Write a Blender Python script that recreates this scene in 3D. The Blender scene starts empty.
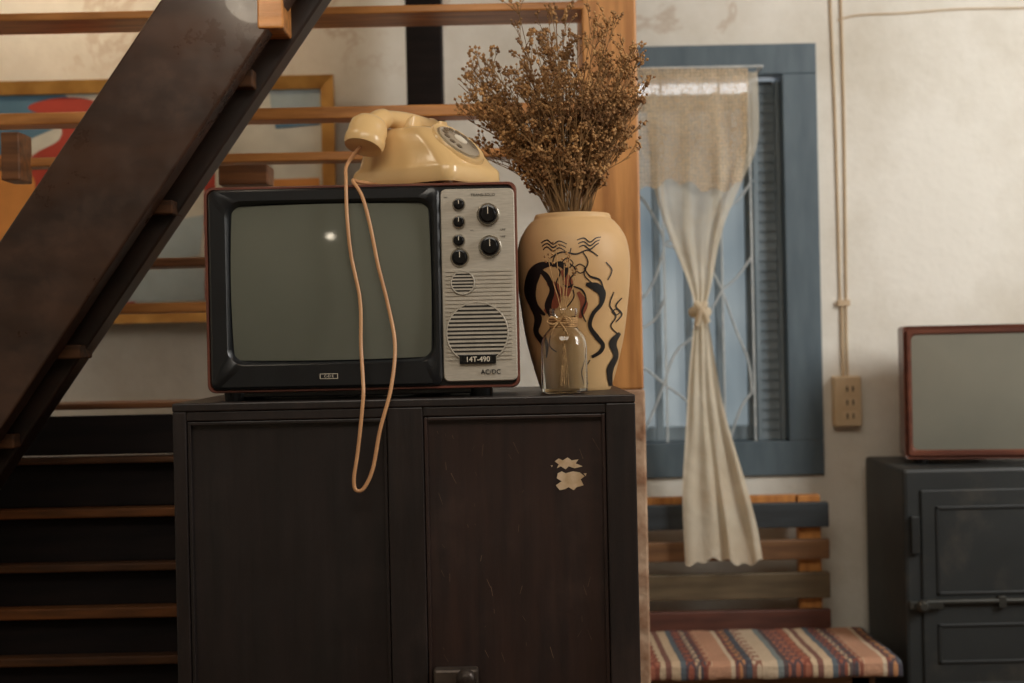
import bpy, bmesh, math, random
from mathutils import Vector, Matrix
random.seed(7)
F=50/36*1024; A=math.radians(1.2); CZ=1.125
ca,sa=math.cos(A),math.sin(A)
def W(px,py,D):
    a=(px-512)/F*D; b=(341.5-py)/F*D
    return Vector((a*ca+b*sa, D, -a*sa+b*ca+CZ))
def S(px,D): return px/F*D
def lin(c):
    def g(v):
        v/=255.0
        return v/12.92 if v<=0.04045 else ((v+0.055)/1.055)**2.4
    return (g(c[0]),g(c[1]),g(c[2]),1)

# ------------------------------------------------ materials
MATS={}
def newmat(name):
    m=bpy.data.materials.new(name); m.use_nodes=True
    nt=m.node_tree; b=nt.nodes["Principled BSDF"]
    return m,nt,b
def mat(name,c1,c2=None,rough=0.5,metal=0.0,scale=8,stretch=(1,1,1),bump=0.0,coat=0.0,lo=0.35,hi=0.65,detail=6,spec=0.5,trans=0,sub=0,sheen=0):
    if name in MATS: return MATS[name]
    m,nt,b=newmat(name); N=nt.nodes; L=nt.links
    b.inputs['Roughness'].default_value=rough
    b.inputs['Metallic'].default_value=metal
    b.inputs['Coat Weight'].default_value=coat
    b.inputs['Specular IOR Level'].default_value=spec
    b.inputs['Transmission Weight'].default_value=trans
    if sheen: b.inputs['Sheen Weight'].default_value=sheen
    if c2 is None: c2=tuple(min(255,x*0.85) for x in c1)
    tc=N.new('ShaderNodeTexCoord'); mp=N.new('ShaderNodeMapping'); mp.inputs['Scale'].default_value=stretch
    nz=N.new('ShaderNodeTexNoise'); nz.inputs['Scale'].default_value=scale; nz.inputs['Detail'].default_value=detail
    rp=N.new('ShaderNodeValToRGB')
    rp.color_ramp.elements[0].position=lo; rp.color_ramp.elements[0].color=lin(c1)
    rp.color_ramp.elements[1].position=hi; rp.color_ramp.elements[1].color=lin(c2)
    L.new(tc.outputs['Object'],mp.inputs[0]); L.new(mp.outputs[0],nz.inputs[0]); L.new(nz.outputs[0],rp.inputs[0]); L.new(rp.outputs[0],b.inputs['Base Color'])
    if bump:
        bp=N.new('ShaderNodeBump'); bp.inputs['Strength'].default_value=bump; bp.inputs['Distance'].default_value=0.01
        L.new(nz.outputs[0],bp.inputs['Height']); L.new(bp.outputs[0],b.inputs['Normal'])
    MATS[name]=m; return m
def worn(m,col,scale=3.0,amount=.35,lo=.55,hi=.75,rough2=.6):
    nt=m.node_tree; N=nt.nodes; L=nt.links; b=N["Principled BSDF"]
    src=b.inputs['Base Color'].links[0].from_socket
    tc=N.new('ShaderNodeTexCoord'); nz=N.new('ShaderNodeTexNoise'); nz.inputs['Scale'].default_value=scale; nz.inputs['Detail'].default_value=9; nz.inputs['Roughness'].default_value=.7
    L.new(tc.outputs['Object'],nz.inputs[0])
    mr=N.new('ShaderNodeMapRange'); mr.inputs[1].default_value=lo; mr.inputs[2].default_value=hi; mr.inputs[4].default_value=amount; L.new(nz.outputs[0],mr.inputs[0])
    mx=N.new('ShaderNodeMix'); mx.data_type='RGBA'; L.new(mr.outputs[0],mx.inputs[0]); L.new(src,mx.inputs[6]); mx.inputs[7].default_value=lin(col); L.new(mx.outputs[2],b.inputs['Base Color'])
    mr2=N.new('ShaderNodeMapRange'); mr2.inputs[1].default_value=.4; mr2.inputs[2].default_value=.7; mr2.inputs[3].default_value=b.inputs['Roughness'].default_value; mr2.inputs[4].default_value=rough2; L.new(nz.outputs[0],mr2.inputs[0]); L.new(mr2.outputs[0],b.inputs['Roughness'])
    return m

def plaster():
    m,nt,b=newmat('plaster_wall'); N=nt.nodes; L=nt.links
    tc=N.new('ShaderNodeTexCoord')
    n1=N.new('ShaderNodeTexNoise'); n1.inputs['Scale'].default_value=1.6; n1.inputs['Detail'].default_value=8; n1.inputs['Roughness'].default_value=0.65
    r1=N.new('ShaderNodeValToRGB'); r1.color_ramp.elements[0].position=0.35; r1.color_ramp.elements[0].color=lin((204,198,184)); r1.color_ramp.elements[1].position=0.62; r1.color_ramp.elements[1].color=lin((232,230,222))
    L.new(tc.outputs['Object'],n1.inputs[0]); L.new(n1.outputs[0],r1.inputs[0])
    n2=N.new('ShaderNodeTexNoise'); n2.inputs['Scale'].default_value=2.6; n2.inputs['Detail'].default_value=9; n2.inputs['Roughness'].default_value=.62; n2.inputs['Distortion'].default_value=0.5
    L.new(tc.outputs['Object'],n2.inputs[0])
    sb=N.new('ShaderNodeMath'); sb.operation='SUBTRACT'; sb.inputs[1].default_value=0.57; L.new(n2.outputs[0],sb.inputs[0])
    ab=N.new('ShaderNodeMath'); ab.operation='ABSOLUTE'; L.new(sb.outputs[0],ab.inputs[0])
    mr=N.new('ShaderNodeMapRange'); mr.inputs['From Min'].default_value=0.0; mr.inputs['From Max'].default_value=0.02; mr.inputs['To Min'].default_value=0.35; mr.inputs['To Max'].default_value=0.0
    L.new(ab.outputs[0],mr.inputs[0])
    geo=N.new('ShaderNodeNewGeometry'); sx=N.new('ShaderNodeSeparateXYZ'); L.new(geo.outputs['Position'],sx.inputs[0])
    hm=N.new('ShaderNodeMapRange'); hm.inputs[1].default_value=1.74; hm.inputs[2].default_value=1.86; L.new(sx.outputs[2],hm.inputs[0])
    mu=N.new('ShaderNodeMath'); mu.operation='MULTIPLY'; L.new(mr.outputs[0],mu.inputs[0]); L.new(hm.outputs[0],mu.inputs[1])
    mx=N.new('ShaderNodeMix'); mx.data_type='RGBA'; L.new(mu.outputs[0],mx.inputs[0]); L.new(r1.outputs[0],mx.inputs[6]); mx.inputs[7].default_value=lin((160,120,80))
    L.new(mx.outputs[2],b.inputs['Base Color']); b.inputs['Roughness'].default_value=0.85
    n3=N.new('ShaderNodeTexNoise'); n3.inputs['Scale'].default_value=30; n3.inputs['Detail'].default_value=6
    L.new(tc.outputs['Object'],n3.inputs[0])
    bp=N.new('ShaderNodeBump'); bp.inputs['Strength'].default_value=0.22; bp.inputs['Distance'].default_value=0.01
    L.new(n3.outputs[0],bp.inputs['Height']); L.new(bp.outputs[0],b.inputs['Normal'])
    return m
M_plaster=plaster()
M_floor=mat('floor_concrete',(110,85,65),(85,62,45),0.6,scale=4,bump=0.1)
M_ceil=mat('ceiling_boards',(150,120,90),(120,90,65),0.7,scale=4,stretch=(1,10,1))
M_cab=worn(mat('cabinet_dark_wood',(35,26,24),(25,19,18),0.4,scale=14,stretch=(6,6,0.6),bump=0.12,coat=0.06),(80,57,46),4,.5,.54,.8)
M_cabpanel=worn(mat('cabinet_panel_wood',(33,25,24),(24,19,18),0.4,scale=10,stretch=(5,5,0.5),bump=0.1,coat=0.06),(68,49,41),3,.45,.53,.8)
M_cabpanel2=worn(mat('cabinet_panel_reddish_wood',(50,33,28),(35,24,22),0.38,scale=10,stretch=(5,5,0.5),bump=0.1,coat=0.08),(94,66,54),3.4,.5,.52,.8)
M_string=worn(mat('stringer_wood',(72,49,37),(46,32,26),0.25,scale=5,stretch=(1,3,3),bump=0.08,coat=0.35),(108,76,56),6,.4,.52,.75)
M_stringd=mat('stringer_dark_wood',(46,31,24),(29,21,17),0.4,scale=5,stretch=(1,3,3),bump=0.08)
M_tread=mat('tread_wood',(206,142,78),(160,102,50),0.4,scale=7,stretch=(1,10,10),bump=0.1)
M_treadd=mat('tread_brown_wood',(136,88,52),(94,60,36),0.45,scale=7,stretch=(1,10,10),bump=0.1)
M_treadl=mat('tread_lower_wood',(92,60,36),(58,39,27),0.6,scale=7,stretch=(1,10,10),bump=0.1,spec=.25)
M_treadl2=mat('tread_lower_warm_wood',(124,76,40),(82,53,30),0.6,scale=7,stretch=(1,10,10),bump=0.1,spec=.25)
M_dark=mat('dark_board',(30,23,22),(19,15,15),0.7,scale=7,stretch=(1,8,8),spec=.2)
M_pillar=mat('pillar_wood',(212,150,86),(174,116,62),0.5,scale=8,stretch=(8,8,0.7),bump=0.1)
M_pier=mat('pier_render',(206,176,148),(156,116,88),0.9,scale=26,bump=0.8)
M_tvshell=mat('tv_shell_plastic',(118,68,54),(98,54,44),0.35,scale=20)
M_black=mat('black_plastic',(25,27,30),(20,22,25),0.3,scale=30)
M_blackg=mat('black_glossy',(16,16,18),(12,12,14),0.2,scale=30)
M_grilled=mat('speaker_slot_shade',(54,50,46),(44,41,38),0.7,scale=80)  # dark colour stands in for the shade inside the vent slots
M_panel=mat('panel_champagne_metal',(200,192,178),(184,176,162),0.38,metal=0.15,scale=60,stretch=(1,1,12))
M_panelrib=mat('panel_rib',(192,184,170),(178,170,156),0.4,metal=0.1,scale=60)
M_chrome=mat('chrome',(200,195,185),(180,175,165),0.2,metal=1.0,scale=20)
M_white=mat('white_print',(220,212,195),(210,200,180),0.6,scale=20)
M_screen=mat('screen_glass',(108,110,99),(98,101,91),0.05,scale=3,spec=.55)
M_screen2=mat('small_screen_glass',(134,132,120),(120,120,110),0.08,scale=3,spec=.55)
M_phone=mat('phone_cream_plastic',(230,196,142),(220,184,128),0.28,scale=6,coat=0.3)
M_phoned=mat('phone_darker_plastic',(178,140,96),(160,124,84),0.35,scale=6)
M_dial=mat('dial_plate',(196,186,168),(180,170,152),0.25,scale=20)
M_dialw=mat('dial_clear_wheel',(178,166,146),(164,152,134),0.12,scale=20,coat=.6)
M_dialh=mat('dial_finger_hole',(120,104,84),(100,88,72),0.4,scale=20)
M_cord=mat('cord_plastic',(204,156,112),(190,140,98),0.35,scale=20)
M_vase=mat('vase_ceramic',(216,180,130),(198,158,108),0.52,scale=5,bump=0.08)
M_ink=mat('vase_black_glaze',(28,24,24),(20,18,18),0.4,scale=20)
M_rust=mat('vase_russet_glaze',(150,84,60),(128,66,46),0.4,scale=20)
M_vin=mat('vase_inner',(60,42,28),(40,28,18),0.8)
M_stem=mat('dried_stem',(156,120,76),(116,86,54),0.8,scale=30)
M_pod=mat('dried_seed_head',(192,148,96),(128,92,58),0.85,scale=22,lo=0.4,hi=0.6)
M_twine=mat('twine',(200,160,110),(156,120,78),0.9,scale=120,bump=0.4)
M_blue=mat('blue_paint',(88,104,114),(72,88,99),0.5,scale=9,stretch=(3,3,0.6),bump=0.1)
M_blued=mat('blue_pale_paint',(128,142,150),(108,123,132),0.55,scale=9,stretch=(3,3,0.6),bump=0.1)
M_iron=mat('grille_painted_iron',(196,202,202),(170,178,182),0.5,scale=30)
M_safe=worn(mat('safe_painted_steel',(35,39,40),(26,30,31),0.5,scale=5,bump=0.08,coat=0.05),(88,80,68),6,.55,.52,.78)
M_safed=mat('safe_steel_dark',(26,30,31),(20,23,24),0.5,scale=7)
M_safeh=mat('safe_handle_steel',(70,70,66),(50,51,49),0.4,metal=.5,scale=7)
M_tv2=mat('small_tv_wood',(112,66,50),(88,50,40),0.35,scale=8,stretch=(1,8,8))
M_outlet=mat('outlet_plastic',(218,196,162),(204,180,144),0.45,scale=10)
M_conduit=mat('conduit_paint',(206,186,156),(190,166,134),0.6,scale=10)
M_gold=mat('picture_gilt_frame',(206,158,84),(170,122,58),0.4,metal=0.3,scale=14)
M_bslate=mat('bench_slate_paint',(52,59,64),(42,47,51),0.5,scale=9,stretch=(1,8,8))
M_bbrown=mat('bench_brown_wood',(128,92,60),(100,70,46),0.5,scale=9,stretch=(1,8,8))
M_bolive=mat('bench_olive_wood',(104,90,68),(82,70,52),0.5,scale=9,stretch=(1,8,8))
M_bred=mat('bench_red_wood',(100,60,48),(78,46,38),0.5,scale=9,stretch=(1,8,8))
M_borange=mat('bench_orange_wood',(204,140,72),(174,112,54),0.5,scale=9,stretch=(8,8,1))
M_chip=mat('chipped_paint',(214,190,158),(190,160,124),0.8,scale=60)
M_scratch=mat('faint_scratch',(110,88,72),(84,66,54),0.7,scale=60)

def frosted():
    m,nt,b=newmat('frosted_window_glass'); N=nt.nodes; L=nt.links
    tc=N.new('ShaderNodeTexCoord'); n=N.new('ShaderNodeTexNoise'); n.inputs['Scale'].default_value=4; L.new(tc.outputs['Object'],n.inputs[0])
    r=N.new('ShaderNodeValToRGB'); r.color_ramp.elements[0].position=.35; r.color_ramp.elements[1].position=.65
    r.color_ramp.elements[0].color=lin((126,138,144)); r.color_ramp.elements[1].color=lin((156,164,166)); L.new(n.outputs[0],r.inputs[0])
    L.new(r.outputs[0],b.inputs['Base Color']); b.inputs['Roughness'].default_value=.4
    tl=N.new('ShaderNodeBsdfTranslucent'); L.new(r.outputs[0],tl.inputs[0])
    mx=N.new('ShaderNodeMixShader'); mx.inputs[0].default_value=.35; L.new(b.outputs[0],mx.inputs[1]); L.new(tl.outputs[0],mx.inputs[2]); L.new(mx.outputs[0],N['Material Output'].inputs[0])
    return m
M_frost=frosted()
def glass():
    m,nt,b=newmat('clear_glass')
    b.inputs['Base Color'].default_value=(0.99,1.0,0.98,1); b.inputs['Roughness'].default_value=0.02
    b.inputs['Transmission Weight'].default_value=1.0; b.inputs['IOR'].default_value=1.42
    return m
M_glass=glass()
def cloth(name,c1,c2,alpha,weave=0,rough=0.95,transl=.4):
    m,nt,b=newmat(name); N=nt.nodes; L=nt.links
    tc=N.new('ShaderNodeTexCoord')
    n=N.new('ShaderNodeTexNoise'); n.inputs['Scale'].default_value=14; n.inputs['Detail'].default_value=6
    r=N.new('ShaderNodeValToRGB'); r.color_ramp.elements[0].position=.35; r.color_ramp.elements[1].position=.65
    r.color_ramp.elements[0].color=lin(c1); r.color_ramp.elements[1].color=lin(c2)
    L.new(tc.outputs['Object'],n.inputs[0]); L.new(n.outputs[0],r.inputs[0]); L.new(r.outputs[0],b.inputs['Base Color'])
    b.inputs['Roughness'].default_value=rough
    out=N['Material Output']
    tl=N.new('ShaderNodeBsdfTranslucent'); L.new(r.outputs[0],tl.inputs[0])
    mx=N.new('ShaderNodeMixShader'); mx.inputs[0].default_value=transl
    L.new(b.outputs[0],mx.inputs[1]); L.new(tl.outputs[0],mx.inputs[2])
    tr=N.new('ShaderNodeBsdfTransparent'); m2=N.new('ShaderNodeMixShader')
    if weave:
        mp=N.new('ShaderNodeMapping'); mp.inputs['Scale'].default_value=(1,.05,1); L.new(tc.outputs['Object'],mp.inputs[0])
        v=N.new('ShaderNodeTexVoronoi'); v.inputs['Scale'].default_value=weave; v.inputs['Randomness'].default_value=.35
        L.new(mp.outputs[0],v.inputs[0])
        mr=N.new('ShaderNodeMapRange'); mr.inputs[1].default_value=0.2; mr.inputs[2].default_value=0.6; mr.inputs[3].default_value=.88; mr.inputs[4].default_value=alpha*.5
        L.new(v.outputs['Distance'],mr.inputs[0]); L.new(mr.outputs[0],m2.inputs[0])
    else:
        geo=N.new('ShaderNodeNewGeometry'); sx=N.new('ShaderNodeSeparateXYZ'); L.new(geo.outputs['Position'],sx.inputs[0])
        mr=N.new('ShaderNodeMapRange'); mr.inputs[1].default_value=1.2; mr.inputs[2].default_value=1.5; mr.inputs[3].default_value=.96; mr.inputs[4].default_value=alpha
        L.new(sx.outputs[2],mr.inputs[0]); L.new(mr.outputs[0],m2.inputs[0])
    L.new(tr.outputs[0],m2.inputs[1]); L.new(mx.outputs[0],m2.inputs[2]); L.new(m2.outputs[0],out.inputs[0])
    n4=N.new('ShaderNodeTexNoise'); n4.inputs['Scale'].default_value=22; n4.inputs['Detail'].default_value=5; n4.inputs['Distortion'].default_value=1.2; L.new(tc.outputs['Object'],n4.inputs[0])
    bp=N.new('ShaderNodeBump'); bp.inputs['Strength'].default_value=.5; bp.inputs['Distance'].default_value=.012; L.new(n4.outputs[0],bp.inputs['Height']); L.new(bp.outputs[0],b.inputs['Normal'])
    return m
M_lace=cloth('curtain_lace',(230,208,174),(212,186,150),0.75,weave=130)
M_sheer=cloth('curtain_sheer',(246,236,214),(234,221,196),0.52)

def textile():
    m,nt,b=newmat('woven_stripes'); N=nt.nodes; L=nt.links
    tc=N.new('ShaderNodeTexCoord'); sx=N.new('ShaderNodeSeparateXYZ'); L.new(tc.outputs['Object'],sx.inputs[0])
    def M(op,a,bv=None,c=None):
        n=N.new('ShaderNodeMath'); n.operation=op
        for i,v in enumerate((a,bv,c)):
            if v is None: continue
            if isinstance(v,(int,float)): n.inputs[i].default_value=v
            else: L.new(v,n.inputs[i])
        return n.outputs[0]
    def ramp(src,cols):
        rp=N.new('ShaderNodeValToRGB'); rp.color_ramp.interpolation='CONSTANT'
        e=rp.color_ramp.elements; e[0].position=0; e[0].color=lin(cols[0][1]); e[1].position=cols[1][0]; e[1].color=lin(cols[1][1])
        for p,c in cols[2:]:
            k=e.new(p); k.color=lin(c)
        L.new(src,rp.inputs[0]); return rp.outputs[0]
    X,Y=sx.outputs[0],sx.outputs[1]
    t=M('FRACT',M('MULTIPLY',X,3.2))
    base=ramp(t,[(0,(156,92,74)),(.06,(206,180,150)),(.09,(86,80,86)),(.13,(194,148,120)),(.29,(212,194,168)),(.32,(144,88,72)),(.35,(192,138,96)),(.39,(84,92,102)),(.43,(204,184,158)),(.60,(128,138,138)),(.64,(92,78,78)),(.67,(172,108,86)),(.82,(208,186,156)),(.86,(132,92,82)),(.9,(208,184,154)),(.96,(96,106,114))])
    dx=M('PINGPONG',X,0.0100); dy=M('PINGPONG',Y,0.019)
    sm=M('ADD',dx,M('MULTIPLY',dy,.62))
    dm_=M('LESS_THAN',sm,0.0118)
    ring=M('GREATER_THAN',sm,0.0048)
    msk=M('GREATER_THAN',M('SINE',M('MULTIPLY',X,60.3)),-0.1)
    fac=M('MULTIPLY',M('MULTIPLY',M('MULTIPLY',dm_,ring),msk),.85)
    alt=ramp(M('FRACT',M('MULTIPLY',X,9.6)),[(0,(70,66,76)),(.3,(130,70,58)),(.5,(220,200,168)),(.75,(72,76,88))])
    m1=N.new('ShaderNodeMix'); m1.data_type='RGBA'; L.new(fac,m1.inputs[0]); L.new(base,m1.inputs[6]); L.new(alt,m1.inputs[7])
    nz=N.new('ShaderNodeTexNoise'); nz.inputs['Scale'].default_value=150; L.new(tc.outputs['Object'],nz.inputs[0])
    mx=N.new('ShaderNodeMix'); mx.data_type='RGBA'; mx.blend_type='MULTIPLY'; mx.inputs[0].default_value=.25
    L.new(m1.outputs[2],mx.inputs[6]); L.new(nz.outputs[0],mx.inputs[7])
    L.new(mx.outputs[2],b.inputs['Base Color']); b.inputs['Roughness'].default_value=.95
    bp=N.new('ShaderNodeBump'); bp.inputs['Strength'].default_value=.5; bp.inputs['Distance'].default_value=.004
    L.new(nz.outputs[0],bp.inputs['Height']); L.new(bp.outputs[0],b.inputs['Normal'])
    return m
M_textile=textile()

# ------------------------------------------------ object helpers
WL={}
def empty(name,loc,label,category):
    o=bpy.data.objects.new(name,None); o.location=loc; o.empty_display_size=0.05
    bpy.context.collection.objects.link(o); WL[o]=Vector(loc)
    o["label"]=label; o["category"]=category
    return o
def top(o,label,category,**k):
    o["label"]=label; o["category"]=category
    for a,v in k.items(): o[a]=v
    return o
def obj(name,verts,faces,mats,parent=None,smooth=False,fm=None,bevel=0,origin=None,bseg=2,recalc=True):
    verts=[Vector(v) for v in verts]
    if origin is None:
        lo=Vector((min(v[i] for v in verts) for i in range(3))); hi=Vector((max(v[i] for v in verts) for i in range(3)))
        origin=(lo+hi)/2
    me=bpy.data.meshes.new(name)
    me.from_pydata([v-origin for v in verts],[],faces)
    if not isinstance(mats,(list,tuple)): mats=[mats]
    for m in mats: me.materials.append(m)
    if recalc:
        bm=bmesh.new(); bm.from_mesh(me); bmesh.ops.recalc_face_normals(bm,faces=bm.faces); bm.to_mesh(me); bm.free()
    if fm:
        for p,i in zip(me.polygons,fm): p.material_index=i
    if smooth:
        for p in me.polygons: p.use_smooth=True
        me.set_sharp_from_angle(angle=math.radians(40))
    o=bpy.data.objects.new(name,me); bpy.context.collection.objects.link(o)
    if parent is not None:
        o.parent=parent; o.location=origin-WL[parent]
    else: o.location=origin
    WL[o]=Vector(origin)
    if bevel:
        b=o.modifiers.new('bevel','BEVEL'); b.width=bevel; b.segments=bseg; b.limit_method='ANGLE'
    return o
class G:
    def __init__(s): s.v=[]; s.f=[]; s.m=[]
    def add(s,vs,fs,mi=0):
        n=len(s.v); s.v+= [Vector(v) for v in vs]; s.f+=[tuple(i+n for i in f) for f in fs]; s.m+=[mi]*len(fs)
    def box(s,x0,x1,y0,y1,z0,z1,mi=0):
        s.add([(x0,y0,z0),(x1,y0,z0),(x1,y1,z0),(x0,y1,z0),(x0,y0,z1),(x1,y0,z1),(x1,y1,z1),(x0,y1,z1)],
              [(0,3,2,1),(4,5,6,7),(0,1,5,4),(1,2,6,5),(2,3,7,6),(3,0,4,7)],mi)
    def loft(s,loops,c0=True,c1=True,mi=0,closed=False):
        n=len(loops[0]); vs=[p for l in loops for p in l]; fs=[]
        R=len(loops)
        for i in range(R-1+(1 if closed else 0)):
            a=i*n; b=((i+1)%R)*n
            for j in range(n):
                k=(j+1)%n; fs.append((a+j,a+k,b+k,b+j))
        if c0 and not closed: fs.append(tuple(range(n-1,-1,-1)))
        if c1 and not closed: fs.append(tuple((R-1)*n+j for j in range(n)))
        s.add(vs,fs,mi)
    def tube(s,pts,r,n=8,mi=0,closed=False,caps=True):
        pts=[Vector(p) for p in pts]; loops=[]; up=None; m=len(pts)
        for i,p in enumerate(pts):
            if closed: t=pts[(i+1)%m]-pts[i-1]
            else: t=pts[min(i+1,m-1)]-pts[max(i-1,0)]
            t.normalize()
            if up is None:
                up=t.orthogonal().normalized()
            up=(up-t*up.dot(t))
            if up.length<1e-6: up=t.orthogonal()
            up.normalize(); sd=t.cross(up)
            rr=r[i] if isinstance(r,(list,tuple)) else r
            loops.append([p+up*math.cos(2*math.pi*k/n)*rr+sd*math.sin(2*math.pi*k/n)*rr for k in range(n)])
        s.loft(loops,caps,caps,mi,closed)
    def lathe(s,prof,c,axis='z',n=32,mi=0,c0=True,c1=True,M=None):
        loops=[]
        for r,h in prof:
            l=[]
            for k in range(n):
                a=2*math.pi*k/n; x,y=r*math.cos(a),r*math.sin(a)
                if M is not None: l.append(M@Vector((x,y,h)))
                elif axis=='z': l.append(Vector(c)+Vector((x,y,h)))
                else: l.append(Vector(c)+Vector((x,-h,y)))
            loops.append(l)
        s.loft(loops,c0,c1,mi)
    def make(s,name,mats,parent=None,**k):
        return obj(name,s.v,s.f,mats,parent,fm=s.m,**k)
def box(name,x0,x1,y0,y1,z0,z1,m,parent=None,bevel=0.002,**k):
    g=G(); g.box(x0,x1,y0,y1,z0,z1); return g.make(name,m,parent,bevel=bevel,**k)
def rr(cx,cz,w,h,r,y,n=6):
    pts=[]
    for sx,sz,a0 in ((1,1,0),(-1,1,90),(-1,-1,180),(1,-1,270)):
        for i in range(n+1):
            a=math.radians(a0+90*i/n)
            pts.append(Vector((cx+sx*(w/2-r)+r*math.cos(a),y,cz+sz*(h/2-r)+r*math.sin(a))))
    return pts
def cat(pts,sub=8,closed=False):
    pts=[Vector(p) for p in pts]; out=[]; n=len(pts)
    rng=range(n if closed else n-1)
    for i in rng:
        if closed: p0,p1,p2,p3=pts[i-1],pts[i],pts[(i+1)%n],pts[(i+2)%n]
        else: p0,p1,p2,p3=pts[max(i-1,0)],pts[i],pts[i+1],pts[min(i+2,n-1)]
        for k in range(sub):
            t=k/sub
            out.append(0.5*((2*p1)+(p2-p0)*t+(2*p0-5*p1+4*p2-p3)*t*t+(3*p1-p0-3*p2+p3)*t**3))
    if not closed: out.append(pts[-1])
    return out
def text(name,s,loc,size,m,parent,depth=0.0004,align='CENTER',bold=0):
    cu=bpy.data.curves.new(name,'FONT'); cu.body=s; cu.size=size; cu.align_x=align; cu.align_y='CENTER'; cu.extrude=depth; cu.offset=bold; cu.resolution_u=3
    t=bpy.data.objects.new(name+'_t',cu); bpy.context.collection.objects.link(t)
    bpy.context.view_layer.update()
    me=bpy.data.meshes.new_from_object(t.evaluated_get(bpy.context.evaluated_depsgraph_get()))
    bpy.data.objects.remove(t); 
    me.transform(Matrix.Rotation(math.radians(90),4,'X'))
    me.materials.clear(); me.materials.append(m)
    o=bpy.data.objects.new(name,me); bpy.context.collection.objects.link(o)
    o.parent=parent; o.location=Vector(loc)-WL[parent]; WL[o]=Vector(loc)
    return o

# ------------------------------------------------ room
WD=3.4
XL,XR,YB,HC=-2.3,2.4,-2.2,2.7
wx0=W(598,260,WD).x; wx1=W(815,260,WD).x; wz1=W(720,50,WD).z; wz0=W(720,472,WD).z
g=G(); y0,y1=WD,WD+0.16
g.box(XL,wx0,y0,y1,0,HC); g.box(wx1,XR,y0,y1,0,HC); g.box(wx0,wx1,y0,y1,0,wz0); g.box(wx0,wx1,y0,y1,wz1,HC)
o=g.make('wall_back',M_plaster); top(o,"cream plastered wall with stains and window opening","wall",kind="structure")
o=box('wall_left',XL-.1,XL,YB,y1,0,HC,M_plaster); top(o,"cream plastered side wall","wall",kind="structure")
o=box('wall_right',XR,XR+.1,YB,y1,0,HC,M_plaster); top(o,"cream plastered side wall by the safe","wall",kind="structure")
o=box('wall_front',XL-.1,XR+.1,YB-.1,YB,0,HC,M_plaster); top(o,"cream plastered wall facing the cabinet","wall",kind="structure")
o=box('floor',XL-.1,XR+.1,YB-.1,y1,-.1,0,M_floor); top(o,"brown worn floor","floor",kind="structure")
o=box('ceiling',XL-.1,XR+.1,YB-.1,y1,HC,HC+.1,M_ceil); top(o,"wood board ceiling","ceiling",kind="structure")

# window
win=empty('window_1',((wx0+wx1)/2,WD+.05,wz0),"blue-grey painted window with frosted panes, louvres and iron grille","window"); win["kind"]="structure"
fw=S(30,WD)
g=G(); fy0,fy1=WD-.012,WD+.1
tz=wz1-S(26,WD); bz0=wz0+S(30,WD)
g.box(wx0-.01,wx0+fw,fy0,fy1,bz0,tz); g.box(wx1-fw,wx1+.01,fy0,fy1,bz0,tz)
g.box(wx0-.01,wx1+.01,fy0,fy1,tz+.0003,wz1+.01); g.box(wx0-.01,wx1+.01,fy0,fy1,wz0-.01,bz0-.0003)
g.make('window_frame',M_blue,win,bevel=.002)
ix0,ix1=wx0+fw,wx1-fw; iz0,iz1=bz0,tz
gapz=iz1-S(12,WD)
g=G(); g.add([(ix0,WD+.08,iz0),(ix1,WD+.08,iz0),(ix1,WD+.08,gapz),(ix0,WD+.08,gapz)],[(0,1,2,3)])
g.make('window_pane',M_frost,win,recalc=False)
g=G()
for i in range(1,5):
    xx=ix0+(ix1-ix0)*i/5; g.box(xx-.009,xx+.009,WD+.060,WD+.078,iz0,gapz)
for zz in (iz0,gapz-.04):
    g.box(ix0,ix1,WD+.062,WD+.0775,zz,zz+.035)
g.make('window_mullion',M_blued,win,bevel=.002)
g=G(); lx0=W(756,200,WD).x; lx1=ix1-.001
g.box(lx0,lx0+.010,WD+.03,WD+.06,iz0,iz1-.01); g.box(lx1-.010,lx1,WD+.03,WD+.06,iz0,iz1-.01)
zz=iz0
while zz<iz1-.03:
    g.add([(lx0+.01,WD+.044,zz),(lx1-.01,WD+.044,zz),(lx1-.01,WD+.050,zz+.024),(lx0+.01,WD+.050,zz+.024),(lx0+.01,WD+.044,zz+.005),(lx1-.01,WD+.044,zz+.005),(lx1-.01,WD+.050,zz+.029),(lx0+.01,WD+.050,zz+.029)],
          [(0,3,2,1),(4,5,6,7),(0,1,5,4),(1,2,6,5),(2,3,7,6),(3,0,4,7)]); zz+=.024
g.make('louvre_shutter',M_blued,win,bevel=0)
g=G()
bars=[W(px,260,WD+.02).x for px in (606,664,722,752)]
for x_ in bars: g.box(x_-.0024,x_+.0024,WD+.017,WD+.023,iz0,iz1)
def gw(px,py): 
    p=W(px,py,WD+.02); p.z=min(max(p.z,iz0),iz1); return p
for pl in ([(640,196),(652,214),(664,245),(652,285),(640,300)],[(664,245),(684,250),(706,262),(722,290)],[(722,290),(738,276),(752,256)],[(640,330),(656,318),(664,300)],[(722,290),(700,330),(676,352),(664,384)],[(722,290),(736,330),(748,360),(752,392)],[(664,384),(650,372),(640,366)],[(664,384),(688,402),(706,424),(712,440)],[(752,392),(740,410),(730,440)],[(664,384),(654,410),(642,436)],[(722,210),(738,200),(752,180)],[(722,210),(700,220),(664,245)]):
    g.tube(cat([gw(a,b) for a,b in pl],6),.0030,6)
g.make('window_grille',M_iron,win,smooth=True)

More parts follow.
